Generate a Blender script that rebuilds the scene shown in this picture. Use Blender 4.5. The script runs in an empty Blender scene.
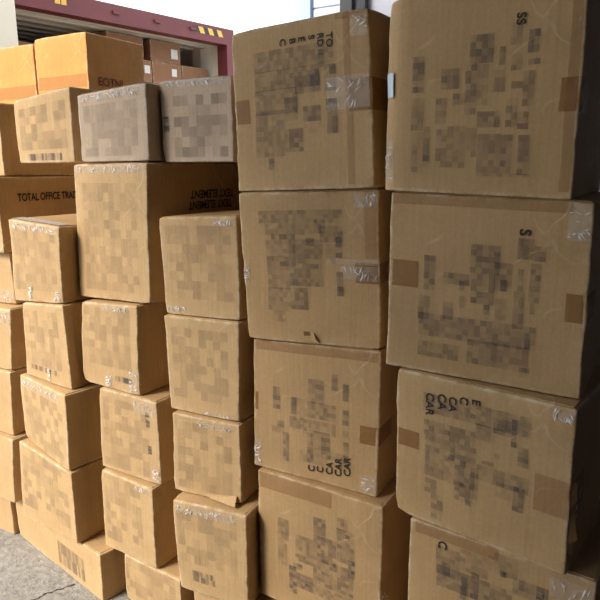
import bpy, math, random
from mathutils import Vector, Matrix, noise

# ------------------------------------------------------------------ camera, sky, sun, exposure
scene = bpy.context.scene
col = scene.collection
cam_data = bpy.data.cameras.new('camera')
cam_data.sensor_width = 36.0
cam_data.lens = 619.42 / 600.0 * 36.0
cam_data.clip_start = 0.02
cam = bpy.data.objects.new('camera', cam_data)
col.objects.link(cam)
RX, UX, FX = (0.86173584, 0.50733495, -0.00475282), (-0.1025187, 0.18329284, 0.97769814), (-0.49689159, 0.84203028, -0.20996133)
cam.matrix_world = Matrix(((RX[0], UX[0], -FX[0], 0), (RX[1], UX[1], -FX[1], 0), (RX[2], UX[2], -FX[2], 1.6), (0, 0, 0, 1)))
scene.camera = cam

world = bpy.data.worlds.new('overcast_sky')
scene.world = world
world.use_nodes = True
bg = world.node_tree.nodes['Background']
bg.inputs[0].default_value = (0.93, 0.97, 1.0, 1)
bg.inputs[1].default_value = 1.45

sun_data = bpy.data.lights.new('hazy_sun', 'SUN')
sun_data.energy = 3.7
sun_data.angle = math.radians(20)
sun_data.color = (1.0, 0.9, 0.76)
sun = bpy.data.objects.new('hazy_sun', sun_data)
col.objects.link(sun)
sun.location = (-6, -5, 8)
sun.rotation_euler = Vector((0.35, 0.72, -0.60)).to_track_quat('-Z', 'Y').to_euler()

scene.view_settings.view_transform = 'Standard'
scene.view_settings.look = 'None'
scene.view_settings.exposure = 0.5
scene.view_settings.gamma = 1.0
scene.view_settings.use_curve_mapping = False

# ------------------------------------------------------------------ helpers
def lin(r, g, b):
    f = lambda c: (c / 255) / 12.92 if c <= 10 else (((c / 255) + 0.055) / 1.055) ** 2.4
    return (f(r), f(g), f(b), 1.0)

def link(name, verts, faces, mat, parent=None, smooth=False):
    me = bpy.data.meshes.new(name)
    me.from_pydata(verts, [], faces)
    me.update()
    if smooth:
        me.polygons.foreach_set('use_smooth', [True] * len(me.polygons))
    if mat:
        me.materials.append(mat)
    o = bpy.data.objects.new(name, me)
    col.objects.link(o)
    if parent:
        o.parent = parent
    return o

def empty(name, loc, yaw=0.0, label=None, cat=None, group=None):
    o = bpy.data.objects.new(name, None)
    o.empty_display_size = 0.05
    o.location = loc
    o.rotation_euler = (0, 0, yaw)
    col.objects.link(o)
    if label: o['label'] = label
    if cat: o['category'] = cat
    if group: o['group'] = group
    return o

def box_geo(x0, x1, y0, y1, z0, z1):
    v = [(x0, y0, z0), (x1, y0, z0), (x1, y1, z0), (x0, y1, z0), (x0, y0, z1), (x1, y0, z1), (x1, y1, z1), (x0, y1, z1)]
    f = [(0, 3, 2, 1), (4, 5, 6, 7), (0, 1, 5, 4), (1, 2, 6, 5), (2, 3, 7, 6), (3, 0, 4, 7)]
    return v, f

def box_part(name, b, mat, parent=None):
    v, f = box_geo(*b)
    return link(name, v, f, mat, parent)

def structure(name, b, mat):
    o = box_part(name, b, mat)
    o['kind'] = 'structure'
    return o

# ------------------------------------------------------------------ materials
class Nodes:
    def __init__(s, name):
        s.m = bpy.data.materials.new(name)
        s.m.use_nodes = True
        s.t = s.m.node_tree
        s.b = s.t.nodes['Principled BSDF']
    def new(s, kind, **kw):
        n = s.t.nodes.new(kind)
        for k, v in kw.items():
            if k in n.inputs: n.inputs[k].default_value = v
            else: setattr(n, k, v)
        return n
    def link(s, a, b): s.t.links.new(a, b)
    def coords(s, scale):
        c = s.new('ShaderNodeTexCoord'); m = s.new('ShaderNodeMapping')
        m.inputs['Scale'].default_value = scale
        s.link(c.outputs['Object'], m.inputs['Vector'])
        return m.outputs[0]
    def noise(s, scale3, scale=1.0, detail=4.0, rough=0.6):
        n = s.new('ShaderNodeTexNoise'); n.inputs['Scale'].default_value = scale
        n.inputs['Detail'].default_value = detail; n.inputs['Roughness'].default_value = rough
        s.link(s.coords(scale3), n.inputs['Vector'])
        return n.outputs['Fac']
    def ramp(s, fac, p0, c0, p1, c1):
        r = s.new('ShaderNodeValToRGB')
        r.color_ramp.elements[0].position = p0; r.color_ramp.elements[0].color = c0
        r.color_ramp.elements[1].position = p1; r.color_ramp.elements[1].color = c1
        s.link(fac, r.inputs['Fac'])
        return r.outputs['Color']
    def mix(s, a, b, fac, mode='MIX'):
        n = s.new('ShaderNodeMix', data_type='RGBA', blend_type=mode)
        for sock, v in ((n.inputs[6], a), (n.inputs[7], b), (n.inputs[0], fac)):
            if hasattr(v, 'is_output'): s.link(v, sock)
            else: sock.default_value = v
        return n.outputs[2]
    def math(s, op, a, b):
        n = s.new('ShaderNodeMath', operation=op)
        for i, v in enumerate((a, b)):
            if hasattr(v, 'is_output'): s.link(v, n.inputs[i])
            else: n.inputs[i].default_value = v
        return n.outputs[0]
    def bump(s, fac, strength, dist):
        n = s.new('ShaderNodeBump', Strength=strength, Distance=dist)
        s.link(fac, n.inputs['Height']); s.link(n.outputs[0], s.b.inputs['Normal'])

def grey(v): return (v, v, v, 1)

def plain(name, rgb, rough=0.6, metal=0.0, var=0.06, scale=6.0):
    k = Nodes(name)
    n = k.noise((1, 1, 1), scale)
    f = k.ramp(n, 0.3, grey(1 - var), 0.7, grey(1 + var))
    k.link(k.mix(lin(*rgb), f, 1.0, 'MULTIPLY'), k.b.inputs['Base Color'])
    k.b.inputs['Roughness'].default_value = rough
    k.b.inputs['Metallic'].default_value = metal
    k.bump(n, 0.15, 0.004)
    return k.m

def cardboard(name, rgb, worn=(226, 208, 180)):
    k = Nodes(name)
    big = k.noise((1, 1, 1), 5.0, 3.0)
    streak = k.noise((150, 150, 5), 1.0, 2.0)
    fibre = k.noise((1, 1, 1), 160.0, 3.0)
    c = k.mix(lin(*rgb), k.ramp(big, 0.3, grey(0.90), 0.72, grey(1.08)), 1.0, 'MULTIPLY')
    c = k.mix(c, k.ramp(streak, 0.3, grey(0.94), 0.7, grey(1.05)), 1.0, 'MULTIPLY')
    c = k.mix(c, k.ramp(fibre, 0.3, grey(0.93), 0.7, grey(1.06)), 1.0, 'MULTIPLY')
    # pale hairline creases in scattered patches
    cn = k.noise((1, 1, 1), 4.5, 2.0, 0.45)
    ridge = k.ramp(k.math('ABSOLUTE', k.math('SUBTRACT', cn, 0.5), 0), 0.0, grey(1), 0.009, grey(0))
    where = k.ramp(k.noise((1, 1, 1), 3.2, 2.0), 0.52, grey(0), 0.62, grey(1))
    crease = k.math('MULTIPLY', ridge, where)
    c = k.mix(c, lin(*worn), k.math('MULTIPLY', crease, 0.45))
    at = k.new('ShaderNodeAttribute', attribute_name='wear')
    patch = k.ramp(k.noise((1, 1, 1), 22.0, 5.0, 0.7), 0.42, grey(0), 0.62, grey(1))
    w = k.math('MULTIPLY', at.outputs['Fac'], patch)
    c = k.mix(c, lin(*worn), k.math('MULTIPLY', w, 0.85))
    k.link(c, k.b.inputs['Base Color'])
    k.b.inputs['Roughness'].default_value = 0.72
    k.b.inputs['Specular IOR Level'].default_value = 0.3
    wr = k.noise((1, 1, 1), 14.0, 4.0)
    k.bump(k.math('ADD', k.math('ADD', k.math('MULTIPLY', streak, 0.25), wr), k.math('MULTIPLY', crease, 0.5)), 0.25, 0.006)
    return k.m

def clear(name, rgb, alpha, rough):
    k = Nodes(name)
    k.b.inputs['Base Color'].default_value = lin(*rgb)
    k.b.inputs['Roughness'].default_value = rough
    k.b.inputs['Specular IOR Level'].default_value = 0.9 if rough < 0.3 else 0.35
    k.bump(k.noise((60, 60, 60), 1.0, 4.0), 0.8, 0.004)
    tr = k.new('ShaderNodeBsdfTransparent'); mx = k.new('ShaderNodeMixShader')
    mx.inputs[0].default_value = alpha
    k.link(tr.outputs[0], mx.inputs[1]); k.link(k.b.outputs[0], mx.inputs[2])
    k.link(mx.outputs[0], k.t.nodes['Material Output'].inputs['Surface'])
    return k.m

def ink_material(name, rgb):
    k = Nodes(name)
    k.b.inputs['Base Color'].default_value = lin(*rgb)
    k.b.inputs['Roughness'].default_value = 0.8
    at = k.new('ShaderNodeAttribute', attribute_name='ink_amount')
    tr = k.new('ShaderNodeBsdfTransparent'); mx = k.new('ShaderNodeMixShader')
    k.link(at.outputs['Fac'], mx.inputs[0])
    k.link(tr.outputs[0], mx.inputs[1]); k.link(k.b.outputs[0], mx.inputs[2])
    k.link(mx.outputs[0], k.t.nodes['Material Output'].inputs['Surface'])
    return k.m

M = {
    'tan': cardboard('cardboard_tan', (191, 159, 116)),
    'brown': cardboard('cardboard_brown', (184, 151, 108)),
    'pale': cardboard('cardboard_pale', (196, 174, 152), (220, 210, 200)),  # tan greyed to put cool skylight into the colour
    'orange': cardboard('cardboard_orange', (205, 148, 82)),
    'inner': plain('cardboard_inner', (120, 88, 56), 0.85),
    'tape': clear('brown_tape', (150, 102, 46), 0.55, 0.45),
    'faint': clear('thin_tape', (160, 112, 66), 0.28, 0.4),
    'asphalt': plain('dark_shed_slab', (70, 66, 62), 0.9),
    'rust': plain('rust_ink', (128, 74, 40), 0.8),
    'russet': cardboard('cardboard_russet', (150, 108, 78)),  # darker, redder cardboard: the container's shade mixed into the colour
    'clear': clear('clear_tape', (225, 222, 216), 0.17, 0.14),
    'foil': clear('wrinkled_tape', (240, 240, 242), 0.78, 0.16),  # white tone for the glints painted on wrinkled tape
    'ink': ink_material('faded_ink', (96, 86, 84)),
    'black': plain('black_ink', (52, 42, 36), 0.8),
    'white': plain('white_label', (225, 220, 210), 0.5),
    'blue_white': plain('pale_blue_label', (196, 214, 228), 0.4),
    'maroon': plain('maroon_paint', (112, 50, 54), 0.5, 0.0, 0.12, 3.0),
    'cream': plain('cream_paint', (236, 226, 206), 0.55, 0.0, 0.08, 2.0),
    'steel_grey': plain('grey_container_lining', (150, 150, 150), 0.5),
    'yellow': plain('hazard_yellow', (232, 186, 84), 0.5),
    'hazard_black': plain('hazard_black', (56, 44, 40), 0.5),
    'ply': plain('plywood_floor', (120, 92, 66), 0.8),
    'siding': plain('pale_siding', (214, 218, 236), 0.5),
    'blue_trim': plain('pale_blue_trim', (176, 206, 236), 0.5),
    'dark_metal': plain('dark_metal', (62, 64, 72), 0.5),
    'plaster': plain('grey_plaster', (70, 64, 58), 0.9),
    'roof': plain('shed_roof_sheet', (66, 62, 58), 0.8),
}

def concrete():
    k = Nodes('rough_concrete')
    a = k.noise((1, 1, 1), 2.2, 6.0, 0.6)
    b = k.noise((1, 1, 1), 34.0, 6.0, 0.75)
    r = k.noise((1, 1, 1), 1.6, 2.0)
    c = k.mix(lin(170, 167, 162), k.ramp(a, 0.3, grey(0.86), 0.7, grey(1.07)), 1.0, 'MULTIPLY')
    c = k.mix(c, k.ramp(b, 0.34, grey(0.55), 0.60, grey(1.1)), 0.9, 'MULTIPLY')
    k.link(c, k.b.inputs['Base Color'])
    k.b.inputs['Roughness'].default_value = 0.9
    k.bump(k.math('MULTIPLY', b, k.ramp(r, 0.35, grey(0.4), 0.6, grey(1))), 0.9, 0.02)
    return k.m
M['concrete'] = concrete()

# ------------------------------------------------------------------ measured sizes of the stacked cartons
# FIT: x, y, z of the base of the front face, yaw (deg), width, height, sideways and vertical slump of the front corners (TL TR BR BL)
INK = {
 'F1': [[-0.145, 0.227, -0.117, 0.306, 0.6], [-0.144, 0.142, -0.114, 0.214, 0.5], [-0.111, 0.059, -0.096, 0.15, 0.8], [-0.139, 0.046, -0.11, 0.138, 0.4], [-0.087, 0.157, -0.06, 0.213, 0.5], [-0.081, 0.059, -0.056, 0.144, 0.45], [-0.076, 0.231, -0.035, 0.275, 0.55], [-0.048, 0.197, -0.019, 0.221, 0.6], [-0.056, 0.059, -0.014, 0.151, 0.4], [-0.021, 0.175, 0.005, 0.28, 0.6], [-0.014, 0.084, 0.012, 0.146, 0.4], [-0.013, 0.281, 0.039, 0.34, 0.65], [0.005, 0.194, 0.031, 0.279, 0.45], [0.009, 0.147, 0.06, 0.181, 0.55], [0.013, 0.05, 0.065, 0.133, 0.45], [0.052, 0.275, 0.064, 0.312, 0.6], [0.043, 0.22, 0.068, 0.265, 0.4], [0.072, 0.147, 0.096, 0.206, 0.5], [0.065, 0.05, 0.089, 0.131, 0.5], [0.073, 0.313, 0.097, 0.355, 0.4], [0.077, 0.262, 0.1, 0.296, 0.5], [0.104, 0.189, 0.127, 0.26, 0.6], [0.08, 0.225, 0.104, 0.24, 0.7], [0.097, 0.142, 0.12, 0.178, 0.6], [0.101, 0.046, 0.125, 0.13, 0.55], [0.109, 0.295, 0.132, 0.34, 0.7], [0.112, 0.271, 0.135, 0.283, 0.8], [0.015, 0.042, 0.128, 0.05, 0.3]],
 'F2': [[-0.138, 0.208, -0.109, 0.293, 0.6], [-0.15, 0.135, -0.119, 0.193, 0.5], [-0.147, 0.095, 0.129, 0.151, 0.5], [-0.146, 0.042, -0.043, 0.081, 0.45], [-0.089, 0.229, -0.023, 0.257, 0.6], [-0.049, 0.216, -0.035, 0.239, 0.8], [-0.086, 0.142, -0.061, 0.185, 0.55], [-0.047, 0.175, -0.033, 0.203, 0.5], [-0.024, 0.262, 0.043, 0.329, 0.6], [-0.02, 0.19, 0.034, 0.262, 0.6], [0.011, 0.154, 0.024, 0.19, 0.7], [0.032, 0.226, 0.071, 0.292, 0.45], [0.046, 0.226, 0.059, 0.253, 0.8], [0.037, 0.158, 0.063, 0.208, 0.3], [-0.024, 0.042, 0.116, 0.102, 0.55], [0.076, 0.141, 0.101, 0.229, 0.5], [0.084, 0.23, 0.096, 0.282, 0.6], [0.079, 0.304, 0.115, 0.351, 0.55], [0.109, 0.207, 0.133, 0.297, 0.6], [0.116, 0.302, 0.14, 0.336, 0.5], [0.098, 0.029, 0.121, 0.052, 0.45], [0.113, 0.18, 0.125, 0.206, 0.9], [0.106, 0.098, 0.118, 0.134, 0.8]],
 'E2': [[-0.148, 0.347, 0.107, 0.383, 0.45], [-0.13, 0.314, 0.023, 0.346, 0.4], [-0.112, 0.3, -0.037, 0.315, 0.7], [-0.131, 0.224, -0.037, 0.299, 0.35], [-0.132, 0.157, -0.058, 0.252, 0.4], [-0.057, 0.205, 0.049, 0.301, 0.5], [0.023, 0.318, 0.057, 0.357, 0.6], [0.04, 0.293, 0.108, 0.339, 0.5], [-0.003, 0.282, 0.023, 0.305, 0.7], [0.087, 0.251, 0.106, 0.309, 0.7], [0.088, 0.145, 0.107, 0.212, 0.8], [-0.058, 0.168, 0.049, 0.205, 0.55], [-0.134, 0.093, -0.058, 0.161, 0.4], [-0.058, 0.1, -0.002, 0.164, 0.6], [-0.115, 0.059, -0.077, 0.093, 0.35], [0.058, 0.234, 0.087, 0.289, 0.25], [-0.053, 0.17, 0.032, 0.187, 0.2]],
 'E1': [[-0.139, 0.315, 0.114, 0.369, 0.45], [-0.141, 0.266, 0.07, 0.317, 0.5], [-0.142, 0.204, -0.003, 0.269, 0.45], [0.069, 0.308, 0.085, 0.352, 0.8], [-0.008, 0.249, 0.07, 0.295, 0.4], [0.039, 0.252, 0.068, 0.306, 0.6], [0.085, 0.249, 0.117, 0.314, 0.55], [0.085, 0.143, 0.118, 0.23, 0.75], [0.013, 0.177, 0.068, 0.217, 0.6], [-0.144, 0.134, -0.047, 0.214, 0.4], [-0.046, 0.184, -0.003, 0.244, 0.6], [-0.048, 0.101, 0.012, 0.162, 0.65], [-0.145, 0.091, -0.048, 0.134, 0.4], [-0.105, 0.057, -0.086, 0.102, 0.7], [0.012, 0.147, 0.07, 0.173, 0.15], [0.099, 0.289, 0.119, 0.313, 0.6]],
 'E3': [[-0.139, 0.21, -0.114, 0.283, 0.6], [-0.076, 0.203, -0.056, 0.258, 0.7], [-0.122, 0.153, -0.098, 0.175, 1.0], [-0.141, 0.134, -0.096, 0.153, 0.4], [-0.102, 0.045, -0.08, 0.14, 0.5], [-0.017, 0.251, 0.037, 0.325, 0.5], [-0.017, 0.203, 0.076, 0.254, 0.45], [-0.08, 0.159, 0.076, 0.197, 0.35], [-0.018, 0.06, 0.003, 0.157, 0.55], [0.003, 0.108, 0.057, 0.165, 0.35], [0.028, 0.082, 0.058, 0.149, 0.5], [0.061, 0.299, 0.08, 0.348, 0.6], [0.097, 0.273, 0.115, 0.323, 0.75], [0.097, 0.2, 0.116, 0.246, 0.5], [0.098, 0.165, 0.117, 0.184, 1.0], [0.099, 0.079, 0.118, 0.149, 0.6], [-0.079, 0.149, -0.018, 0.259, 0.2], [-0.044, 0.057, 0.116, 0.11, 0.25]],
 'E4': [[-0.14, 0.237, -0.099, 0.308, 0.45], [-0.141, 0.145, -0.105, 0.236, 0.35], [-0.074, 0.18, -0.012, 0.271, 0.5], [-0.012, 0.281, 0.03, 0.351, 0.6], [-0.012, 0.206, 0.066, 0.292, 0.55], [0.07, 0.337, 0.105, 0.376, 0.55], [0.068, 0.261, 0.127, 0.34, 0.6], [0.068, 0.231, 0.126, 0.261, 0.4], [-0.1, 0.056, -0.072, 0.154, 0.7], [-0.083, 0.15, -0.05, 0.171, 0.8], [-0.072, 0.085, -0.012, 0.138, 0.55], [-0.012, 0.125, 0.127, 0.217, 0.5], [-0.056, 0.085, 0.128, 0.122, 0.4], [0.107, 0.189, 0.128, 0.248, 0.8]],
 'F3': [[-0.142, 0.306, 0.128, 0.356, 0.45], [-0.14, 0.244, -0.004, 0.286, 0.5], [-0.075, 0.258, -0.059, 0.271, 0.9], [-0.137, 0.133, 0.0, 0.244, 0.5], [-0.04, 0.186, -0.024, 0.202, 0.9], [-0.072, 0.195, -0.056, 0.21, 0.7], [-0.004, 0.27, 0.045, 0.31, 0.4], [0.039, 0.297, 0.081, 0.336, 0.6], [0.082, 0.275, 0.095, 0.343, 0.8], [0.109, 0.309, 0.122, 0.322, 0.9], [0.099, 0.232, 0.124, 0.281, 0.7], [0.003, 0.167, 0.128, 0.207, 0.4], [-0.134, 0.087, -0.101, 0.125, 0.4], [0.043, 0.233, 0.058, 0.248, 0.9], [0.015, 0.211, 0.045, 0.221, 0.6], [-0.052, 0.095, -0.01, 0.143, 0.5], [-0.011, 0.111, 0.009, 0.195, 0.5], [0.093, 0.117, 0.119, 0.179, 0.7], [-0.115, 0.02, -0.082, 0.087, 0.4], [-0.022, 0.089, -0.006, 0.104, 0.9], [0.054, 0.138, 0.091, 0.178, 0.3]],
 'F4': [[-0.151, 0.347, -0.087, 0.427, 0.45], [-0.148, 0.313, 0.045, 0.374, 0.5], [-0.084, 0.3, -0.068, 0.363, 0.8], [-0.087, 0.38, -0.017, 0.441, 0.35], [-0.058, 0.313, -0.038, 0.386, 0.6], [-0.017, 0.409, 0.054, 0.463, 0.35], [0.045, 0.371, 0.127, 0.414, 0.55], [0.014, 0.404, 0.028, 0.42, 0.8], [0.1, 0.381, 0.118, 0.413, 0.7], [-0.134, 0.35, -0.113, 0.385, 0.5]],
}
TAPE = {
 'F1': [[0.178, 0.176, 0.201, 0.242, 1, 'tape'], [0.189, 0.015, 0.212, 0.385, 0, 'faint']],
 'F2': [[-0.224, 0.21, -0.152, 0.275, -1, 'tape'], [0.187, 0.174, 0.237, 0.238, 1, 'tape'], [-0.226, 0.411, 0.189, 0.442, 2, 'faint']],
 'F3': [[-0.22, 0.194, -0.154, 0.241, -1, 'tape'], [0.14, 0.138, 0.223, 0.229, 1, 'faint']],
 'F4': [[-0.212, 0.442, 0.007, 0.508, 2, 'faint']],
 'E1': [[-0.214, 0.186, -0.164, 0.251, -1, 'tape'], [0.156, 0.192, 0.22, 0.271, 1, 'tape'], [0.144, 0.011, 0.164, 0.442, 0, 'faint'], [0.122, 0.415, 0.211, 0.444, 2, 'faint']],
 'E2': [[0.143, 0.184, 0.217, 0.239, 1, 'tape'], [0.172, 0.25, 0.206, 0.434, 0, 'faint'], [0.06, 0.233, 0.216, 0.249, 0, 'clear']],
 'E3': [[0.152, 0.155, 0.207, 0.209, 1, 'tape'], [-0.21, 0.196, -0.192, 0.256, -1, 'tape'], [-0.199, 0.397, 0.201, 0.439, 2, 'faint']],
 'E4': [[-0.212, 0.395, 0.051, 0.472, 2, 'faint']],
}
TEXT = {
 'F1': [['SS', 0.092, 0.365, 0.019, -90]],
 'F2': [['S', 0.093, 0.359, 0.024, -90]],
 'F3': [['CAR', -0.125, 0.346, 0.021, -90], ['CA', -0.093, 0.351, 0.021, -90], ['CA', -0.064, 0.351, 0.02, -90], ['C', -0.036, 0.357, 0.02, -90], ['E', -0.005, 0.357, 0.02, -90]],
 'F4': [['C', -0.134, 0.43, 0.023, -90]],
 'E1': [['TO', 0.105, 0.38, 0.014, -90], ['RD', 0.078, 0.381, 0.014, -90], ['S', 0.051, 0.381, 0.014, -90], ['E', 0.021, 0.38, 0.015, -90], ['B', -0.007, 0.38, 0.015, -90], ['C', -0.039, 0.383, 0.015, -90]],
 'E3': [['CAR', 0.113, 0.055, 0.021, 90], ['CAR', 0.084, 0.047, 0.021, 90], ['CA', 0.055, 0.046, 0.021, 90], ['C', 0.025, 0.045, 0.021, 90], ['C', -0.003, 0.042, 0.021, 90]],
}
AREA = {
 'D0': None,
 'D1': [-0.122, 0.056, 0.126, 0.287],
 'D2': [-0.121, 0.049, 0.105, 0.285],
 'D3': [-0.114, 0.019, 0.104, 0.258],
 'D4': [-0.125, 0.11, 0.105, 0.294],
 'C0': [-0.125, 0.018, 0.111, 0.19],
 'C1': [-0.147, 0.032, 0.142, 0.396],
 'C2': [-0.131, 0.082, 0.112, 0.296],
 'C3': [-0.126, 0.017, 0.096, 0.282],
 'C4': [-0.122, 0.042, 0.081, 0.32],
 'C5': [-0.148, 0.038, 0.122, 0.209],
 'B2': [-0.125, 0.045, 0.122, 0.261],
 'B3': [-0.124, 0.059, 0.093, 0.273],
 'B4': [-0.131, -0.003, 0.134, 0.241],
 'B5': [-0.149, 0.059, 0.142, 0.327],
}
FIT = {
 'F5': (-0.298, 1.417, 0.0, -1.231, 0.407, 0.209, [0.0, 0.0, 0.0, 0.0], [0.0, 0.0, 0.0, 0.0]),
 'F4': (-0.277, 1.408, 0.209, -4.022, 0.455, 0.479, [-0.001, 0.001, 0.0, 0.0], [0.005, -0.001, 0.0, 0.0]),
 'F3': (-0.338, 1.406, 0.688, -8.114, 0.442, 0.406, [-0.003, -0.005, 0.003, 0.004], [0.003, -0.002, -0.001, 0.005]),
 'F2': (-0.359, 1.433, 1.094, -1.265, 0.461, 0.442, [0.001, -0.002, 0.004, -0.003], [0.008, -0.006, -0.002, 0.003]),
 'F1': (-0.393, 1.421, 1.536, -0.958, 0.432, 0.443, [0.0, 0.0, 0.0, -0.001], [0.0, 0.0, -0.006, 0.008]),
 'E5': (-0.711, 1.485, 0.0, -2.14, 0.397, 0.216, [0.0, 0.0, 0.0, 0.0], [0.005, 0.0, 0.0, 0.0]),
 'E4': (-0.815, 1.475, 0.216, -1.093, 0.426, 0.455, [-0.004, -0.001, 0.0, -0.002], [0.001, -0.001, 0.0, 0.005]),
 'E3': (-0.843, 1.499, 0.67, 1.465, 0.418, 0.432, [0.004, 0.001, -0.002, -0.003], [-0.008, 0.008, -0.001, 0.001]),
 'E2': (-0.855, 1.492, 1.102, 3.6, 0.425, 0.438, [-0.012, -0.006, 0.007, 0.011], [-0.009, 0.007, 0.008, -0.008]),
 'E1': (-0.878, 1.481, 1.54, -2.779, 0.435, 0.436, [-0.007, -0.013, 0.013, 0.007], [-0.007, 0.007, 0.007, -0.009]),
 'D5': (-1.11, 1.449, 0.0, -2.15, 0.386, 0.199, [0.0, 0.0, 0.0, 0.0], [-0.006, 0.0, 0.0, 0.0]),
 'D4': (-1.172, 1.407, 0.199, 4.182, 0.287, 0.332, [-0.009, 0.004, 0.0, 0.009], [-0.006, 0.009, 0.0, -0.006]),
 'D3': (-1.217, 1.451, 0.531, 3.186, 0.272, 0.284, [0.007, -0.003, -0.003, -0.002], [-0.004, 0.0, 0.009, -0.006]),
 'D2': (-1.231, 1.465, 0.815, 1.585, 0.288, 0.324, [-0.004, 0.002, -0.004, 0.006], [-0.004, 0.005, 0.0, -0.004]),
 'D1': (-1.234, 1.474, 1.139, 1.669, 0.293, 0.318, [-0.007, -0.002, 0.003, 0.005], [-0.006, 0.007, 0.005, -0.004]),
 'C5': (-1.488, 1.442, 0.0, -2.171, 0.357, 0.197, [0.02, -0.013, 0.0, 0.0], [0.001, -0.005, 0.0, 0.0]),
 'C4': (-1.572, 1.428, 0.197, -4.109, 0.281, 0.321, [0.003, -0.005, -0.005, -0.003], [-0.0, 0.0, -0.005, 0.001]),
 'C3': (-1.564, 1.45, 0.518, -0.433, 0.29, 0.313, [0.006, -0.002, -0.0, -0.005], [0.001, -0.003, 0.0, -0.0]),
 'C2': (-1.642, 1.46, 0.831, -2.247, 0.292, 0.315, [0.01, 0.004, -0.008, -0.01], [-0.009, 0.007, -0.003, 0.001]),
 'C1': (-1.626, 1.487, 1.146, -4.898, 0.385, 0.462, [0.02, 0.008, -0.02, -0.006], [0.005, 0.007, 0.007, -0.009]),
 'C0': (-1.58, 1.483, 1.607, 1.339, 0.301, 0.235, [0.001, 0.004, -0.0, -0.004], [-0.013, -0.005, 0.007, 0.005]),
 'B6': (-1.982, 1.419, 0.0, -4.088, 0.523, 0.202, [-0.017, 0.007, 0.019, -0.016], [-0.015, 0.0, 0.0, 0.0]),
 'B5': (-1.976, 1.391, 0.202, -4.478, 0.339, 0.316, [0.02, 0.006, 0.007, -0.02], [0.027, -0.016, 0.0, -0.015]),
 'B4': (-1.966, 1.406, 0.518, -9.1, 0.32, 0.292, [-0.001, 0.009, -0.005, -0.007], [0.006, -0.006, -0.016, 0.027]),
 'B3': (-1.947, 1.432, 0.81, -3.766, 0.282, 0.305, [0.015, -0.013, 0.003, 0.0], [-0.008, 0.008, -0.006, 0.006]),
 'B2': (-1.973, 1.438, 1.114, -1.455, 0.289, 0.297, [0.006, 0.006, -0.01, 0.001], [0.009, -0.008, 0.008, -0.008]),
 'A6': (-2.448, 1.487, 0.0, 0.064, 0.405, 0.19, [0.0, 0.0, 0.0, 0.0], [0.0, -0.025, 0.0, 0.0]),
 'A5': (-2.395, 1.449, 0.19, -1.794, 0.294, 0.312, [0.0, 0.02, -0.02, 0.0], [0.0, 0.005, -0.025, 0.0]),
 'A4': (-2.395, 1.47, 0.501, -0.783, 0.295, 0.292, [0.0, 0.011, -0.015, 0.0], [0.0, -0.002, 0.005, 0.0]),
 'A3': (-2.374, 1.479, 0.793, -0.309, 0.295, 0.257, [0.0, 0.014, -0.016, 0.0], [0.0, 0.004, -0.002, 0.0]),
 'A2': (-2.417, 1.531, 1.05, 2.181, 0.294, 0.221, [0.0, -0.001, 0.009, 0.0], [0.0, -0.001, 0.004, 0.0]),
 'A1': (-2.4, 1.5, 1.271, 0.747, 0.294, 0.3, [0.0, 0.0, 0.004, 0.0], [0.0, 0.0, -0.001, 0.0]),
}

# ------------------------------------------------------------------ setting
structure('floor', (-14, 9, -8, 17, -0.2, 0.0), M['concrete'])
structure('trim_5', (-1.55, 4.8, -6.0, 3.1, -0.01, 0.003), M['asphalt'])          # unseen dark slab, added to cut light bounced off the floor
structure('ceiling', (-2.75, 5.0, -6.0, 3.0, 3.5, 3.7), M['roof'])  # unseen roof, its edge placed to shade the right-hand stacks
structure('ceiling', (-1.6, 3.5, 3.0, 4.4, 3.5, 3.7), M['roof'])  # unseen roof piece, added to keep sky light off the side faces
structure('wall_right', (3.3, 3.5, -6.0, 4.2, 0.0, 3.5), M['plaster'])
structure('wall_back', (-2.75, 3.3, -6.2, -6.0, 0.0, 3.5), M['plaster'])
structure('wall_front', (-2.36, 3.5, 4.2, 4.4, 0.0, 5.0), M['siding'])
structure('trim_2', (-2.50, -2.36, 4.16, 4.4, 0.0, 5.0), M['blue_trim'])
structure('trim_3', (-2.11, -2.02, 4.14, 4.2, 0.0, 5.0), M['dark_metal'])
structure('trim_4', (-1.98, -1.92, 4.14, 4.2, 0.0, 5.0), M['dark_metal'])
for k in range(12):                                                               # siding joints
    structure('trim_%d' % (6 + k), (-2.36, -2.11, 4.19, 4.2, 2.6 + 0.12 * k, 2.705 + 0.12 * k), M['siding'])

# floor crack: a thin dark groove chain in the concrete
def crack():
    rnd = random.Random(5)
    pts = [(-1.935, 1.22), (-1.915, 1.272), (-1.905, 1.315), (-1.879, 1.353), (-1.867, 1.38), (-1.852, 1.40)]
    fine = []
    for a, b in zip(pts, pts[1:]):
        for i in range(5):
            t = i / 5
            fine.append((a[0] + (b[0] - a[0]) * t + rnd.uniform(-.004, .004), a[1] + (b[1] - a[1]) * t + rnd.uniform(-.005, .005)))
    v, f = [], []
    for i, (x, y) in enumerate(fine):
        w = 0.0035 * (0.5 + rnd.random())
        v += [(x + w, y - w * .4, 0.0006), (x - w, y + w * .4, 0.0006)]
        if i: f.append((2 * i - 2, 2 * i - 1, 2 * i + 1, 2 * i))
    f = [tuple(reversed(q)) for q in f]
    o = link('trim_1', v, f, M['hazard_black'])
    o['kind'] = 'structure'
crack()

# ------------------------------------------------------------------ cartons
def axis(n, r):
    pts = [0.0, r * 0.4, r, r * 2.2]
    m = max(2, int((n - 4.4 * r) / 0.026))
    inner = [r * 2.2 + (n - 4.4 * r) * i / m for i in range(1, m)]
    return pts + inner + [n - p for p in reversed(pts)]

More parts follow.
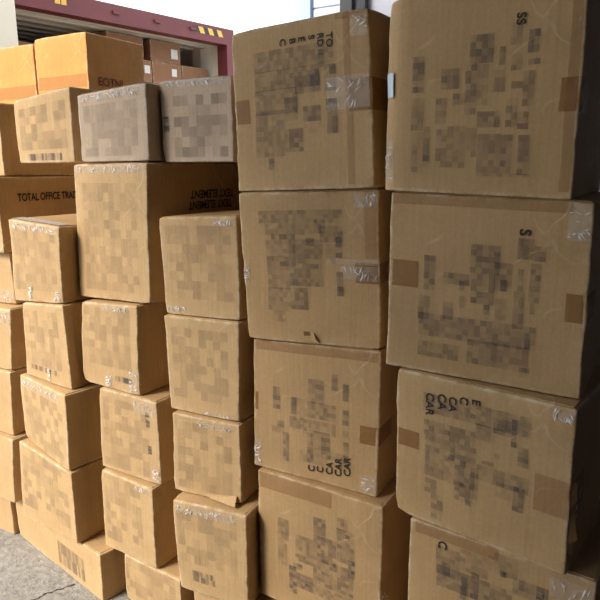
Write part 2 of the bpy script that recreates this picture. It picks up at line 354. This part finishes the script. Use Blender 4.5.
class Carton:
    """A cardboard box: base centre of the front face at the empty, front towards local -Y."""
    def __init__(s, loc, yaw, W, H, D, mat='tan', label=None, group=None, dx=(0, 0, 0, 0), dz=(0, 0, 0, 0), seed=0, crush=1.0, left_round=0.0):
        s.W, s.H, s.D, s.dx, s.dz, s.seed, s.mat, s.lr = W, H, D, dx, dz, seed, M[mat], left_round
        rnd = s.rnd = random.Random(seed * 17 + 3)
        s.root = empty('cardboard_box', loc, math.radians(yaw), label, 'box', group)
        s.off = Vector((rnd.uniform(-50, 50), rnd.uniform(-50, 50), rnd.uniform(-50, 50)))
        s.crushes = []
        for cx in (-W / 2, W / 2):
            for cz in (0, H):
                if rnd.random() < 0.6:
                    s.crushes.append((Vector((cx, 0, cz)), rnd.uniform(0.002, 0.007) * crush, rnd.uniform(0.014, 0.03)))
        s.body()
    def deform(s, p):
        x, y, z = p
        u = min(1, max(0, x / s.W + 0.5)); w = min(1, max(0, z / s.H))
        n = noise.noise_vector(Vector((x, y, z)) * 6.0 + s.off) * 0.0026 + noise.noise_vector(Vector((x, y, z)) * 17.0 + s.off) * 0.0008
        edge = min(1.0, 0.25 + 6 * min(w, 1 - w))
        e1 = sorted([min(u, 1 - u) * s.W, abs(y), s.D - y if y < s.D else 0.0, min(w, 1 - w) * s.H])[1]
        if e1 < 0.03:                                   # crumpled edges
            n += noise.noise_vector(Vector((x, y, z)) * 38.0 + s.off) * 0.0024 * (1 - e1 / 0.03)
        q = Vector((x + n.x * edge, y + n.y + 0.002, z + n.z * 0.5 * min(1.0, 12 * min(w, 1 - w))))
        mid = Vector((0, s.D / 2, s.H / 2))
        for c, a, r in s.crushes:
            d = (Vector(p) - c).length
            if d < 3 * r:
                t = (mid - c); t.normalize()
                q += Vector((t.x, t.y, t.z * (0.0 if (c.z > 0) != (t.z < 0) else 1.0))) * a * math.exp(-(d / r) ** 2)
        if s.lr:
            e = max(0.0, s.lr - (x + s.W / 2)) / s.lr
            q.y += s.lr * 0.8 * e * e * (1 if y < 0.1 else 0)
        dx = (s.dx[3] * (1 - u) + s.dx[2] * u) * (1 - w) + (s.dx[0] * (1 - u) + s.dx[1] * u) * w
        dz = (s.dz[3] * (1 - u) + s.dz[2] * u) * (1 - w) + (s.dz[0] * (1 - u) + s.dz[1] * u) * w
        return (q.x + dx, q.y, q.z + dz)
    def body(s):
        W, D = s.W, s.D
        H = s.H - 0.005
        r = 0.0045
        ax, ay, az = axis(W, r), axis(D, r), axis(H, r)
        ids, verts, faces, wear = {}, [], [], []
        def vid(i, j, k):
            key = (i, j, k)
            if key not in ids:
                p = Vector((ax[i], ay[j], az[k]))
                c = Vector((min(max(p.x, r), W - r), min(max(p.y, r), D - r), min(max(p.z, r), H - r)))
                v = p - c
                p2 = c + v.normalized() * r
                ds = sorted([min(p.x, W - p.x), min(p.y, D - p.y), min(p.z, H - p.z)])
                ids[key] = len(verts)
                verts.append(s.deform((p2.x - W / 2, p2.y, p2.z)))
                wear.append(max(0.0, 1 - ds[1] / 0.011))
            return ids[key]
        nx, ny, nz = len(ax) - 1, len(ay) - 1, len(az) - 1
        for i in range(nx):
            for k in range(nz):
                faces.append((vid(i, 0, k), vid(i + 1, 0, k), vid(i + 1, 0, k + 1), vid(i, 0, k + 1)))
                faces.append((vid(i, ny, k), vid(i, ny, k + 1), vid(i + 1, ny, k + 1), vid(i + 1, ny, k)))
        for j in range(ny):
            for k in range(nz):
                faces.append((vid(0, j, k), vid(0, j, k + 1), vid(0, j + 1, k + 1), vid(0, j + 1, k)))
                faces.append((vid(nx, j, k), vid(nx, j + 1, k), vid(nx, j + 1, k + 1), vid(nx, j, k + 1)))
        for i in range(nx):
            for j in range(ny):
                faces.append((vid(i, j, 0), vid(i, j + 1, 0), vid(i + 1, j + 1, 0), vid(i + 1, j, 0)))
                faces.append((vid(i, j, nz), vid(i + 1, j, nz), vid(i + 1, j + 1, nz), vid(i, j + 1, nz)))
        o = link('box_body', verts, faces, s.mat, s.root, True)
        a = o.data.attributes.new('wear', 'FLOAT', 'POINT')
        a.data.foreach_set('value', wear)
        # two top flaps meeting over the middle
        for y0, y1 in ((0.008, D / 2 - 0.002), (D / 2 + 0.002, D - 0.008)):
            n = 6
            v, f = [], []
            for i in range(n + 1):
                x = -W / 2 + 0.008 + (W - 0.016) * i / n
                for y, z in ((y0, s.H - 0.0055), (y1, s.H - 0.0055), (y1, s.H - 0.0025), (y0, s.H - 0.0025)):
                    v.append(s.deform((x, y, z)))
                if i:
                    b, c = 4 * (i - 1), 4 * i
                    f += [(b, c, c + 3, b + 3), (b + 3, c + 3, c + 2, b + 2), (b + 2, c + 2, c + 1, b + 1), (b + 1, c + 1, c, b)]
            f += [(0, 3, 2, 1), (4 * n, 4 * n + 1, 4 * n + 2, 4 * n + 3)]
            link('top_flap', v, f, s.mat, s.root)
    # a sheet laid on the surface: path of (point, outward normal) columns
    def sheet(s, name, pts_fn, nu, nv, mat, jitter=0.0, lift=0.0012, drop=0.0):
        v, f = [], []
        for i in range(nu + 1):
            for j in range(nv + 1):
                p, n = pts_fn(i / nu, j / nv)
                q = Vector(s.deform(p)) + Vector(n) * (lift + s.rnd.random() * jitter)
                v.append(tuple(q))
        for i in range(nu):
            for j in range(nv):
                if drop and s.rnd.random() < drop: continue
                a = i * (nv + 1) + j
                f.append((a, a + nv + 1, a + nv + 2, a + 1))
        return link(name, v, f, mat, s.root)
    def tape(s, x0, z0, x1, z1, wrap, kind):
        mat = M[kind]
        W, H = s.W, s.H
        z1 = min(z1, H - 0.007); x0 = max(x0, -W / 2 + 0.006) if wrap != -1 else x0; x1 = min(x1, W / 2 - 0.006) if wrap != 1 else x1
        if wrap == 1:
            L1, L2 = W / 2 - x0, 0.10
            def fn(u, v):
                d = u * (L1 + L2); z = z0 + (z1 - z0) * v
                return ((x0 + d, 0, z), (0, -1, 0)) if d < L1 - 0.003 else ((W / 2, max(0.003, d - L1), z), (1, -0.3, 0))
            s.sheet('packing_tape', fn, 14, 4, mat)
        elif wrap == -1:
            L1, L2 = x1 + W / 2, 0.10
            def fn(u, v):
                d = (1 - u) * (L1 + L2); z = z0 + (z1 - z0) * v
                return ((x1 - d, 0, z), (0, -1, 0)) if d < L1 - 0.003 else ((-W / 2, max(0.003, d - L1), z), (-1, -0.3, 0))
            s.sheet('packing_tape', fn, 14, 4, mat)
        else:
            s.sheet('packing_tape', lambda u, v: ((x0 + (x1 - x0) * u, 0, z0 + (z1 - z0) * v), (0, -1, 0)), 8, 5, mat)
    def wrinkle(s, x0, z0, x1, z1, n=7, side=None, name='wrinkled_tape', kind='foil', amp=0.006):
        if side is None:
            fn = lambda u, v: ((x0 + (x1 - x0) * u, 0, z0 + (z1 - z0) * v), (0, -1, 0))
        else:                                    # on a side face: x0..x1 are depths
            fn = lambda u, v: ((side * s.W / 2, x0 + (x1 - x0) * (u if side > 0 else 1 - u), z0 + (z1 - z0) * v), (side, 0, 0))
        base = s.sheet(name, fn, 5, 4, M['clear'] if kind != 'blue_white' else M[kind], amp * 0.3, 0.0012)
        if kind == 'blue_white': return base
        me = base.data
        v = [tuple(q.co) for q in me.vertices]; f = [tuple(q.vertices) for q in me.polygons]
        nb = len(f)
        Lx, Lz = abs(x1 - x0), abs(z1 - z0)
        r = s.rnd
        for _ in range(int(n * (2.3 if kind == 'foil' else 1.5))):  # painted glints: white slivers scattered over the clear sheet
            u, w = r.uniform(0.05, 0.95), r.uniform(0.08, 0.92)
            ang = r.gauss(math.pi / 2 if Lx > Lz else 0.2, 0.6)
            ln = r.uniform(0.008, 0.026) * (1.0 if kind == 'foil' else 1.3); wd = r.uniform(0.0008, 0.0024)
            du, dw = math.cos(ang) * ln / Lx, math.sin(ang) * ln / Lz
            pu, pw = -math.sin(ang) * wd / Lx, math.cos(ang) * wd / Lz
            c0 = len(v)
            for a, b in ((u - du / 2, w - dw / 2), (u + pu, w + pw), (u + du / 2, w + dw / 2), (u - pu, w - pw)):
                p, nn = fn(min(1, max(0, a)), min(1, max(0, b)))
                v.append(tuple(Vector(s.deform(p)) + Vector(nn) * (0.0030 + r.random() * min(amp, 0.004))))
            f.append((c0, c0 + 1, c0 + 2, c0 + 3))
        m2 = bpy.data.meshes.new(name); m2.from_pydata(v, [], f); m2.materials.append(M['clear']); m2.materials.append(M['foil'])
        m2.polygons.foreach_set('material_index', [0] * nb + [1] * (len(f) - nb)); m2.update()
        base.data = m2
        base['kind'] = 'stuff'
        return base
    def top_strip(s, y0, y1, x0=None, x1=None, kind='foil'):
        x0 = -s.W / 2 + 0.01 if x0 is None else x0
        x1 = s.W / 2 - 0.01 if x1 is None else x1
        return s.sheet('packing_tape', lambda u, v: ((x0 + (x1 - x0) * u, y0 + (y1 - y0) * v, s.H), (0, 0, 1)), 10, 3, M[kind], 0.0, 0.0004)
    def cells(s, name, rects, cw, chh, seed, lo=0.0, hi=1.0):
        """Faded, smudged print: small rectangles of thin ink on the front face."""
        rnd = random.Random(seed)
        v, f, den = [], [], []
        for x0, z0, x1, z1, k in rects:
            nx = max(1, round((x1 - x0) / cw)); nz = max(1, round((z1 - z0) / chh))
            for i in range(nx):
                for j in range(nz):
                    d = k * rnd.uniform(lo, hi)
                    if d < 0.05: continue
                    a, b = x0 + (x1 - x0) * i / nx, x0 + (x1 - x0) * (i + 1) / nx
                    c, e = z0 + (z1 - z0) * j / nz, z0 + (z1 - z0) * (j + 1) / nz
                    a, b = max(a, -s.W / 2 + .008), min(b, s.W / 2 - .008); c, e = max(c, .008), min(e, s.H - .012)
                    if b - a < .004 or e - c < .004: continue
                    n0 = len(v)
                    for q in ((a, 0, c), (b, 0, c), (b, 0, e), (a, 0, e)):
                        p = s.deform(q); v.append((p[0], p[1] - 0.0022, p[2]))
                    f.append((n0, n0 + 1, n0 + 2, n0 + 3)); den.append(d)
        if not f: return
        o = link(name, v, f, M['ink'], s.root)
        at = o.data.attributes.new('ink_amount', 'FLOAT', 'FACE')
        at.data.foreach_set('value', den)
        o['kind'] = 'stuff'
    def text(s, body, x, z, size, rot, face='front', sx=1.0, mat='black'):
        """Printed letters as thin meshes on the front, or on the right side (x is then the depth)."""
        cu = bpy.data.curves.new('printed_text', 'FONT')
        cu.body = body; cu.size = size * 1.42; cu.align_x = 'LEFT' if rot == -90 else 'LEFT'; cu.align_y = 'CENTER'
        cu.offset = size * 0.03
        tmp = bpy.data.objects.new('tmp_text', cu)
        me = bpy.data.meshes.new_from_object(tmp)
        bpy.data.objects.remove(tmp); bpy.data.curves.remove(cu)
        me.name = 'printed_text'
        ca, sa = math.cos(math.radians(rot)), math.sin(math.radians(rot))
        xs = [v.co.x for v in me.vertices]; ys = [v.co.y for v in me.vertices]
        mx, my = (min(xs) + max(xs)) / 2, (min(ys) + max(ys)) / 2
        if abs(rot) == 90: mx = min(xs) + size / 2      # anchor on the first letter
        elif rot == 0: mx = min(xs)
        for v in me.vertices:
            a, b = (v.co.x - mx) * sx, v.co.y - my
            a, b = a * ca - b * sa, a * sa + b * ca
            if face == 'front':
                p = s.deform((x + a, 0, z + b)); v.co = (p[0], p[1] - 0.0025, p[2])
            else:
                p = s.deform((s.W / 2, x + a, z + b)); v.co = (p[0] + 0.003, p[1], p[2])
        me.materials.clear(); me.materials.append(M[mat])
        o = bpy.data.objects.new('printed_text', me); col.objects.link(o); o.parent = s.root
    def loose_flap(s, pts, mat=None, name='loose_flap', th=0.003):
        v = [s.deform(p) for p in pts]
        n = len(v)
        nn = (Vector(v[1]) - Vector(v[0])).cross(Vector(v[2]) - Vector(v[0])).normalized() * th
        v2 = [tuple(Vector(p) + nn) for p in v]
        f = [tuple(reversed(range(n))), tuple(range(n, 2 * n))] + [(i, (i + 1) % n, n + (i + 1) % n, n + i) for i in range(n)]
        return link(name, v + v2, f, mat or s.mat, s.root)

DEPTH = {'E': 0.46, 'F': 0.50, 'D': 0.34, 'C': 0.38, 'B': 0.34, 'A': 0.40}
FIT['B6'] = (-2.013, 1.438, 0.0, -10.4, 0.679, 0.202, (0, 0, 0, 0), (0, 0, 0, 0))
FIT['C5'] = (-1.478, 1.431, 0.0, -3.0, 0.29, 0.197, (0, 0, 0, 0), (0, 0, 0, 0))
FIT['A6'] = (-2.61, 1.487, 0.0, 0.0, 0.49, 0.206, (0, 0, 0, 0), (0, 0, 0, 0))
for q in ('A5', 'A4', 'A3', 'A2'):
    t = list(FIT[q]); t[0] -= 0.105; t[4] = 0.504; FIT[q] = tuple(t)
for q in ('A5', 'B5', 'C4'):                       # these rest on unslumped floor cartons
    t = list(FIT[q]); t[7] = [t[7][0], t[7][1], 0, 0]; FIT[q] = tuple(t)
for q, kx, kz, kw in (('D4', -0.006, 0, -0.008), ('C1', 0, 0.004, 0), ('C0', 0, 0.004, 0), ('A5', 0, 0.016, 0), ('B3', -0.006, 0, -0.01)):
    t = list(FIT[q]); t[0] += kx; t[2] += kz; t[4] += kw; FIT[q] = tuple(t)
t = list(FIT['A5']); t[5] -= 0.016; FIT['A5'] = tuple(t)
t = list(FIT['B3']); t[3] = -2.8; FIT['B3'] = tuple(t)
t = list(FIT['C0']); t[7] = [-0.010, 0.012, t[7][2], t[7][3]]; FIT['C0'] = tuple(t)
for q in FIT:
    t = list(FIT[q]); t[6] = [max(-0.014, min(0.014, v)) for v in t[6]]; FIT[q] = tuple(t)
FIT['A1'] = (-2.728, 1.50, 1.271, 0.7, 0.95, 0.30, (0, 0, 0, 0), (0, 0, 0, 0))
DEP = {'C1': 0.56, 'A1': 0.75, 'B6': 0.24, 'F5': 0.5, 'E5': 0.5, 'D5': 0.42, 'C5': 0.42}
GROUP = {'F': 'cartons in the rightmost nearest stack', 'E': 'large cartons in the second stack from the right', 'D': 'cartons in the third stack from the right',
         'C': 'cartons in the fourth stack from the right', 'B': 'cartons in the second stack from the left', 'A': 'cartons in the stack at the left edge'}
LABEL = {
 'F1': 'huge brown carton topmost in the rightmost stack, pale blue tape on its left edge',
 'F2': 'large brown carton in rightmost stack, second from top, brown tape patches on both sides',
 'F3': 'large brown carton in rightmost stack with rotated letters at its top left',
 'F4': 'large brown carton cut off at the bottom right corner of the picture',
 'F5': 'low carton on the floor under the rightmost stack',
 'E1': 'large carton topmost in second stack from right, crumpled clear tape on its right edge',
 'E2': 'large carton with small tear at its bottom edge, second from top beside tallest stack',
 'E3': 'large carton with rotated letters at its lower right, in second stack from right',
 'E4': 'large carton with long tape strip along its top left edge, under the rotated letters',
 'E5': 'low carton on the floor under the second stack from the right',
 'D1': 'small carton with wide print, directly below the dark upside down lettering',
 'D2': 'small carton second from top in third stack from right, smooth clean front',
 'D3': 'small carton with loose bottom flap lifting at its lower right corner',
 'D4': 'small carton with open crushed top covered in crinkled grey tape, near bottom centre',
 'D5': 'low carton on the floor under the third stack from the right',
 'C0': 'small greyish carton on top of fourth stack, white tape along its top edge',
 'C1': 'tall carton with grey taped top edge and upside down lettering on its dark right side',
 'C2': 'small carton with white glinting tape at bottom, right under the tall grey topped carton',
 'C3': 'small carton with narrow column of rotated print near its right edge',
 'C4': 'small carton second from the floor in the fourth stack from the right',
 'C5': 'low carton standing on the floor, fronting the fourth stack, bottom of picture',
 'B2': 'small carton with white taped top in front of the dark carton with black lettering',
 'B3': 'small carton with little crease marks near its bottom, second in second stack from left',
 'B4': 'small carton with bluish wrinkled tape strip along its top front edge',
 'B5': 'small carton resting on the long floor carton at the lower left',
 'B6': 'long low carton lying on the grey concrete floor at the lower left',
 'A1': 'wide carton showing dark side with black lettering at the left edge',
 'A2': 'small crumpled carton just under the wide lettered carton, left edge of picture',
 'A3': 'small carton with crushed grey wrinkled top at the left edge',
 'A4': 'small carton at left edge, third above the concrete floor',
 'A5': 'small carton at left edge, second above the concrete floor',
 'A6': 'low carton at left edge standing on the concrete floor, mostly hidden',
}
MATS = {'F': 'brown', 'E': 'brown'}
BOX = {}
for i, (k, (x, y, z, yaw, W, H, dx, dz)) in enumerate(FIT.items()):
    mat = MATS.get(k[0], 'tan')
    if k == 'C0': mat, z = 'pale', z + 0.004
    BOX[k] = Carton((x, y, z), yaw, W, H, DEP.get(k, DEPTH[k[0]]), mat, LABEL[k], GROUP[k[0]], dx, dz, i + 1, 1.0, 0.03 if k == 'F1' else 0.0)
for k, v in INK.items():
    BOX[k].cells('faded_print', v, 0.0135, 0.0135, sum(map(ord, k)), 0.12, 0.78)
for k, a in AREA.items():
    if a: BOX[k].cells('faded_print', [tuple(a) + (0.19,)], 0.03, 0.03, sum(map(ord, k)), 0.0, 1.0)
for k, v in TAPE.items():
    for t in v: BOX[k].tape(*t)
for k, v in TEXT.items():
    for t in v: BOX[k].text(t[0], t[1], t[2], t[3] * (1.25 if k == 'E1' else 1.0), t[4])

# lettering on dark sides and small print lines
BOX['A1'].text('TOTAL OFFICE TRADE', 0.085, 0.215, 0.030, 0, 'side', 0.72)
BOX['C1'].text('TEXT ELEMENT', 0.30, 0.352, 0.027, 180, 'side', 0.85)
BOX['C1'].text('TEXT ELEMENT', 0.29, 0.315, 0.027, 180, 'side', 0.85)
B = BOX
B['C3'].cells('print_column', [(0.088, 0.205, 0.106, 0.265, 1.0), (0.092, 0.11, 0.106, 0.14, 1.0)], 0.018, 0.006, 3, 0.0, 1.0)
B['C2'].cells('print_line', [(0.03, 0.035, 0.115, 0.055, 1.0)], 0.007, 0.02, 4, 0.0, 1.0)
B['D4'].cells('print_line', [(-0.08, 0.045, 0.01, 0.085, 0.55)], 0.008, 0.02, 5, 0.0, 1.0)
B['B6'].cells('print_marks', [(0.02, 0.03, 0.22, 0.13, 0.55)], 0.012, 0.05, 6, 0.0, 0.9)
B['B3'].cells('print_line', [(-0.1, 0.035, 0.06, 0.055, 0.8)], 0.012, 0.02, 7, 0.0, 1.0)

# wrinkled clear tape with glints painted on as white slivers
def corner(b, sx, sz, w=0.05, h=0.05):
    W, H = b.W, b.H
    x0, x1 = (-W / 2 + 0.004, -W / 2 + w) if sx < 0 else (W / 2 - w, W / 2 - 0.004)
    z0, z1 = (0.006, h) if sz < 0 else (H - h, H - 0.01)
    b.wrinkle(x0, z0, x1, z1, 6)
W2 = lambda k: B[k].W / 2
B['E1'].wrinkle(0.09, 0.20, W2('E1') - 0.004, 0.28, 10, amp=0.012, kind='clear')
B['E1'].wrinkle(W2('E1') - 0.05, 0.37, W2('E1') - 0.004, 0.42, 5, kind='clear')
B['E2'].wrinkle(0.10, 0.19, W2('E2') - 0.004, 0.23, 9, amp=0.008, kind='clear')
corner(B['E2'], 1, 1, 0.07, 0.05)
B['E2'].wrinkle(-W2('E2') + 0.002, 0.17, -W2('E2') + 0.02, 0.22, 4)
corner(B['E3'], 1, -1, 0.05, 0.06)
corner(B['E3'], -1, -1, 0.03, 0.10)
corner(B['F2'], 1, 1, 0.05, 0.09)
corner(B['F3'], 1, 1, 0.05, 0.04)
B['F3'].wrinkle(0.02, 0.12, 0.08, 0.20, 6, side=1, amp=0.01)
B['F4'].wrinkle(W2('F4') - 0.10, 0.40, W2('F4') - 0.004, 0.455, 8, kind='clear')
B['F1'].wrinkle(-W2('F1') + 0.002, 0.02, -W2('F1') + 0.03, 0.12, 5, amp=0.006)
B['F1'].wrinkle(-W2('F1') + 0.001, 0.22, -W2('F1') + 0.024, 0.275, 4, name='pale_blue_label', kind='blue_white', amp=0.002)
B['E4'].wrinkle(0.0, 0.10, 0.05, 0.17, 6, side=1, amp=0.01)
for k in ('C0', 'C1', 'B2'):
    b = B[k]
    b.wrinkle(-W2(k) + 0.008, b.H - 0.035, W2(k) - 0.008, b.H - 0.008, 18, amp=0.005)
    b.top_strip(0.01, 0.06)  # white sheet colours the top as if lit by the sky
for k in ('B4', 'D4'):
    b = B[k]
    b.wrinkle(-W2(k) + 0.012, b.H - 0.045, W2(k) - 0.04, b.H - 0.012, 16, amp=0.008)
for k, x0, z0, x1, z1 in (('C2', -0.02, 0.005, 0.01, 0.055), ('C2', 0.10, 0.005, 0.14, 0.09), ('C2', -0.03, 0.285, 0.10, 0.305), ('D1', 0.06, 0.285, 0.135, 0.305),
                          ('C3', 0.03, 0.25, 0.135, 0.295), ('C3', 0.11, 0.01, 0.14, 0.06), ('D2', 0.0, 0.006, 0.13, 0.016), ('D3', -0.03, 0.25, 0.11, 0.27),
                          ('B3', 0.0, 0.006, 0.02, 0.06), ('B2', -0.05, 0.006, -0.03, 0.06), ('B2', 0.10, 0.006, 0.135, 0.05), ('D1', -0.14, 0.01, -0.06, 0.03), ('C4', 0.05, 0.29, 0.13, 0.31)):
    B[k].wrinkle(x0, z0, x1, z1, 7, kind='clear' if x1 - x0 > 0.06 else 'foil')
B['A3'].wrinkle(W2('A3') - 0.2, B['A3'].H - 0.07, W2('A3') - 0.004, B['A3'].H - 0.01, 12, amp=0.01)
B['A2'].wrinkle(W2('A2') - 0.1, 0.006, W2('A2') - 0.004, 0.06, 8, amp=0.008)
B['A1'].sheet('packing_tape', lambda u, v: ((B['A1'].W / 2 - 0.03 * (1 - v), 0.02 + 0.7 * u, B['A1'].H), (0, 0, 1)), 12, 2, M['clear'], 0.0, 0.0004)  # pale sheet paints the lit strip along this top

# torn and loose cardboard
b = B['D3']
b.loose_flap([(-0.01, -0.004, 0.012), (0.12, -0.004, 0.03), (0.130, -0.030, 0.004), (0.02, -0.010, 0.004)])
b = B['E2']
b.loose_flap([(0.0, -0.002, 0.03), (0.012, -0.002, 0.034), (0.02, -0.012, 0.018), (0.03, -0.008, 0.006), (0.008, -0.004, 0.012)], name='torn_flap')
b.loose_flap([(-0.022, -0.0005, 0.022), (-0.022, -0.0005, 0.036), (-0.002, -0.0005, 0.036), (0.0, -0.0005, 0.024)], M['inner'], 'torn_hole', 0.0015)
b = B['F3']
rnd = random.Random(8)
v = []
for i in range(13):
    z = 0.05 + 0.015 * i
    v.append((b.W / 2 + 0.001, 0.004, z))
    v.append((b.W / 2 + 0.012 + rnd.uniform(-.004, .006), 0.012, z + rnd.uniform(-.004, .004)))
link('torn_edge', [b.deform(p) for p in v], [(2 * i, 2 * i + 1, 2 * i + 3, 2 * i + 2) for i in range(12)], M['inner'], b.root)

# ------------------------------------------------------------------ cartons standing further back
g2 = 'cartons standing on the back row'
b = Carton((-1.283, 1.545, 1.617), 1.7, 0.274, 0.252, 0.72, 'pale', 'greyish carton with small barcode on its left edge, beside the white taped one', g2, seed=61)
b.cells('faded_print', [(-0.085, 0.015, 0.12, 0.20, 0.35)], 0.03, 0.03, 9, 0, 1)
b.cells('barcode', [(-0.128, 0.095, -0.106, 0.14, 0.9)], 0.03, 0.006, 12, 0.2, 1)
b.wrinkle(-0.13, 0.225, 0.125, 0.245, 14, kind='clear')
b.top_strip(0.01, 0.05, kind='clear')
b = Carton((-1.975, 1.523, 1.619), -4.0, 0.335, 0.252, 0.75, 'tan', 'small pale carton above the black lettering, right one of the pair', g2, dz=(-0.022, 0.006, 0, 0), seed=62)
b.cells('faded_print', [(-0.14, 0.05, 0.14, 0.21, 0.25)], 0.035, 0.035, 10, 0, 1)
b.cells('print_line', [(-0.10, 0.010, 0.10, 0.035, 0.9)], 0.010, 0.03, 13, 0, 1)
b.top_strip(0.01, 0.05, kind='clear')
b = Carton((-2.44, 1.56, 1.571), -2.0, 0.34, 0.28, 0.42, 'tan', 'small pale carton at left edge, left one of the pair on the wide carton', g2, seed=63)
b.cells('faded_print', [(0.0, 0.06, 0.15, 0.24, 0.25)], 0.04, 0.04, 11, 0, 1)
b.wrinkle(0.14, 0.24, 0.165, 0.27, 5)
b = Carton((-3.017, 2.485, 1.888), 0.6, 0.42, 0.437, 0.44, 'orange', 'bright orange carton showing two faces below the red container beam', g2, seed=64)
b.text('EOTNI', 0.07, 0.185, 0.045, 0, 'side', 1.0, 'rust')
b.tape(-0.2, 0.15, 0.2, 0.22, 0, 'faint')
b.top_strip(0.19, 0.25, kind='clear')
b = Carton((-3.452, 2.478, 1.864), 1.0, 0.42, 0.44, 0.44, 'orange', 'orange carton at the left edge beside the cream container door', g2, seed=65)
b.tape(-0.2, 0.14, 0.2, 0.21, 0, 'faint')
b.top_strip(0.19, 0.25, kind='clear')
behind = ('greyish carton with barcode', 'right one of the pale pair', 'bright orange carton', 'orange carton beside the door', 'tall grey topped carton')
for j, (x, y, top) in enumerate(((-1.235, 1.93, 1.616), (-1.975, 1.93, 1.618), (-3.0, 2.45, 1.888), (-3.452, 2.45, 1.864), (-1.57, 2.16, 1.72))):
    for q in range(2):
        Carton((x, y, q * top / 2), 0, 0.25 if x > -2.5 else 0.43, top / 2, 0.5, 'brown', 'plain brown back row carton behind the %s, %s one' % (behind[j], ('lower', 'upper')[q]), 'cartons hidden in the back row', crush=0, seed=70 + 2 * j + q)

# ------------------------------------------------------------------ shipping container
CY = math.radians(79.94)
cz = 0.67
box = empty('shipping_container', (-4.966, 3.592, 0), CY, 'maroon shipping container with open end and cream lining behind the cartons', 'container')
Lc, Wc, top = 6.0, 2.45, 2.95
box_part('header_beam', (-0.10, 2.56, -0.06, 0.08, top, 3.12), M['maroon'], box)
box_part('sill_beam', (-0.10, 2.56, -0.06, 0.08, cz - 0.18, cz), M['maroon'], box)
for x in (-0.11, 2.45):
    box_part('corner_post', (x, x + 0.11, -0.06, 0.10, cz, top), M['maroon'], box)
box_part('deck', (0.0, Wc, 0.08, Lc, cz - 0.14, cz), M['ply'], box)
box_part('end_wall', (-0.02, Wc + 0.02, Lc, Lc + 0.06, cz - 0.14, 3.10), M['steel_grey'], box)
def corrugated(name, x, s):
    v, f = [], []
    n = 40
    for i in range(n + 1):
        y = 0.10 + (Lc - 0.10) * i / n
        d = 0.0 if (i // 2) % 2 else 0.035 * s
        v += [(x + d, y, cz - 0.1), (x + d, y, 3.0), (x + d + 0.012 * s, y, 3.0), (x + d + 0.012 * s, y, cz - 0.1)]
        if i:
            a, c = 4 * (i - 1), 4 * i
            for q in range(4):
                f.append((a + q, a + (q + 1) % 4, c + (q + 1) % 4, c + q))
    link(name, v, f, M['cream'], box)
corrugated('side_wall', 0.0, -1)
corrugated('side_wall', Wc, 1)
box_part('roof_panel', (-0.05, Wc + 0.05, 0.08, Lc, 3.0, 3.03), M['cream'], box)
for i in range(28):
    y = 0.12 + 0.20 * i
    box_part('roof_rib', (0.0, Wc, y, y + 0.09, 2.962, 3.0), M['cream'], box)
for i in range(6):                       # slanted hazard stripes at the right end of the beam
    x = 1.97 + 0.066 * i
    v = [(x + 0.03, -0.062, 3.02), (x + 0.096, -0.062, 3.02), (x + 0.066, -0.062, 3.085), (x, -0.062, 3.085)]
    v += [(p[0], -0.0605, p[2]) for p in v]
    link('hazard_stripe', v, [(0, 1, 2, 3), (7, 6, 5, 4), (0, 4, 5, 1), (1, 5, 6, 2), (2, 6, 7, 3), (3, 7, 4, 0)], M['yellow' if i % 2 else 'hazard_black'], box)
for x in (0.40, 0.46):
    box_part('hazard_stripe', (x, x + 0.05, -0.064, -0.0605, 3.02, 3.09), M['yellow'], box)
for x in (0.98, 1.46, 1.92):
    box_part('beam_stud', (x, x + 0.07, -0.08, -0.06, 3.03, 3.06), M['maroon'], box)
door = box_part('door_leaf', (-1.35, 0.004, -0.125, -0.085, cz, 3.45), M['cream'], box)
for x in (-1.0, -0.5):
    v, f = box_geo(x, x + 0.03, -0.155, -0.125, cz, 3.40)
    link('locking_bar', v, f, M['steel_grey'], door)

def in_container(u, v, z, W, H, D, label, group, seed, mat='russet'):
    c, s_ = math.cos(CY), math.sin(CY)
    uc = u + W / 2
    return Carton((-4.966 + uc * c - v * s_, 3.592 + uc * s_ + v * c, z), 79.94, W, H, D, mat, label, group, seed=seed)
g3 = 'cartons loaded inside the container'
b1 = in_container(1.63, 0.25, 2.72, 0.40, 0.225, 0.5, 'brown carton with white label, top layer inside the container', g3, 81)
b1.sheet('white_label', lambda u, v: ((0.07 + 0.09 * u, 0, 0.05 + 0.10 * v), (0, -1, 0)), 2, 2, M['white'], 0, 0.003)
in_container(1.10, 0.25, 2.72, 0.44, 0.225, 0.5, 'brown carton on top layer inside the container, left of the white labelled one', g3, 82)
xs = (0.03, 0.43, 0.83, 1.23, 1.63, 2.03)
names = ('first brown carton from the left in the second layer inside the container', 'second brown carton from the left in the second layer inside the container',
         'third brown carton from the left in the second layer inside the container', 'brown carton in second layer inside the container, with upright white label',
         'brown carton in second layer inside the container, below the white labelled top carton', 'rightmost brown carton in the second layer inside the container')
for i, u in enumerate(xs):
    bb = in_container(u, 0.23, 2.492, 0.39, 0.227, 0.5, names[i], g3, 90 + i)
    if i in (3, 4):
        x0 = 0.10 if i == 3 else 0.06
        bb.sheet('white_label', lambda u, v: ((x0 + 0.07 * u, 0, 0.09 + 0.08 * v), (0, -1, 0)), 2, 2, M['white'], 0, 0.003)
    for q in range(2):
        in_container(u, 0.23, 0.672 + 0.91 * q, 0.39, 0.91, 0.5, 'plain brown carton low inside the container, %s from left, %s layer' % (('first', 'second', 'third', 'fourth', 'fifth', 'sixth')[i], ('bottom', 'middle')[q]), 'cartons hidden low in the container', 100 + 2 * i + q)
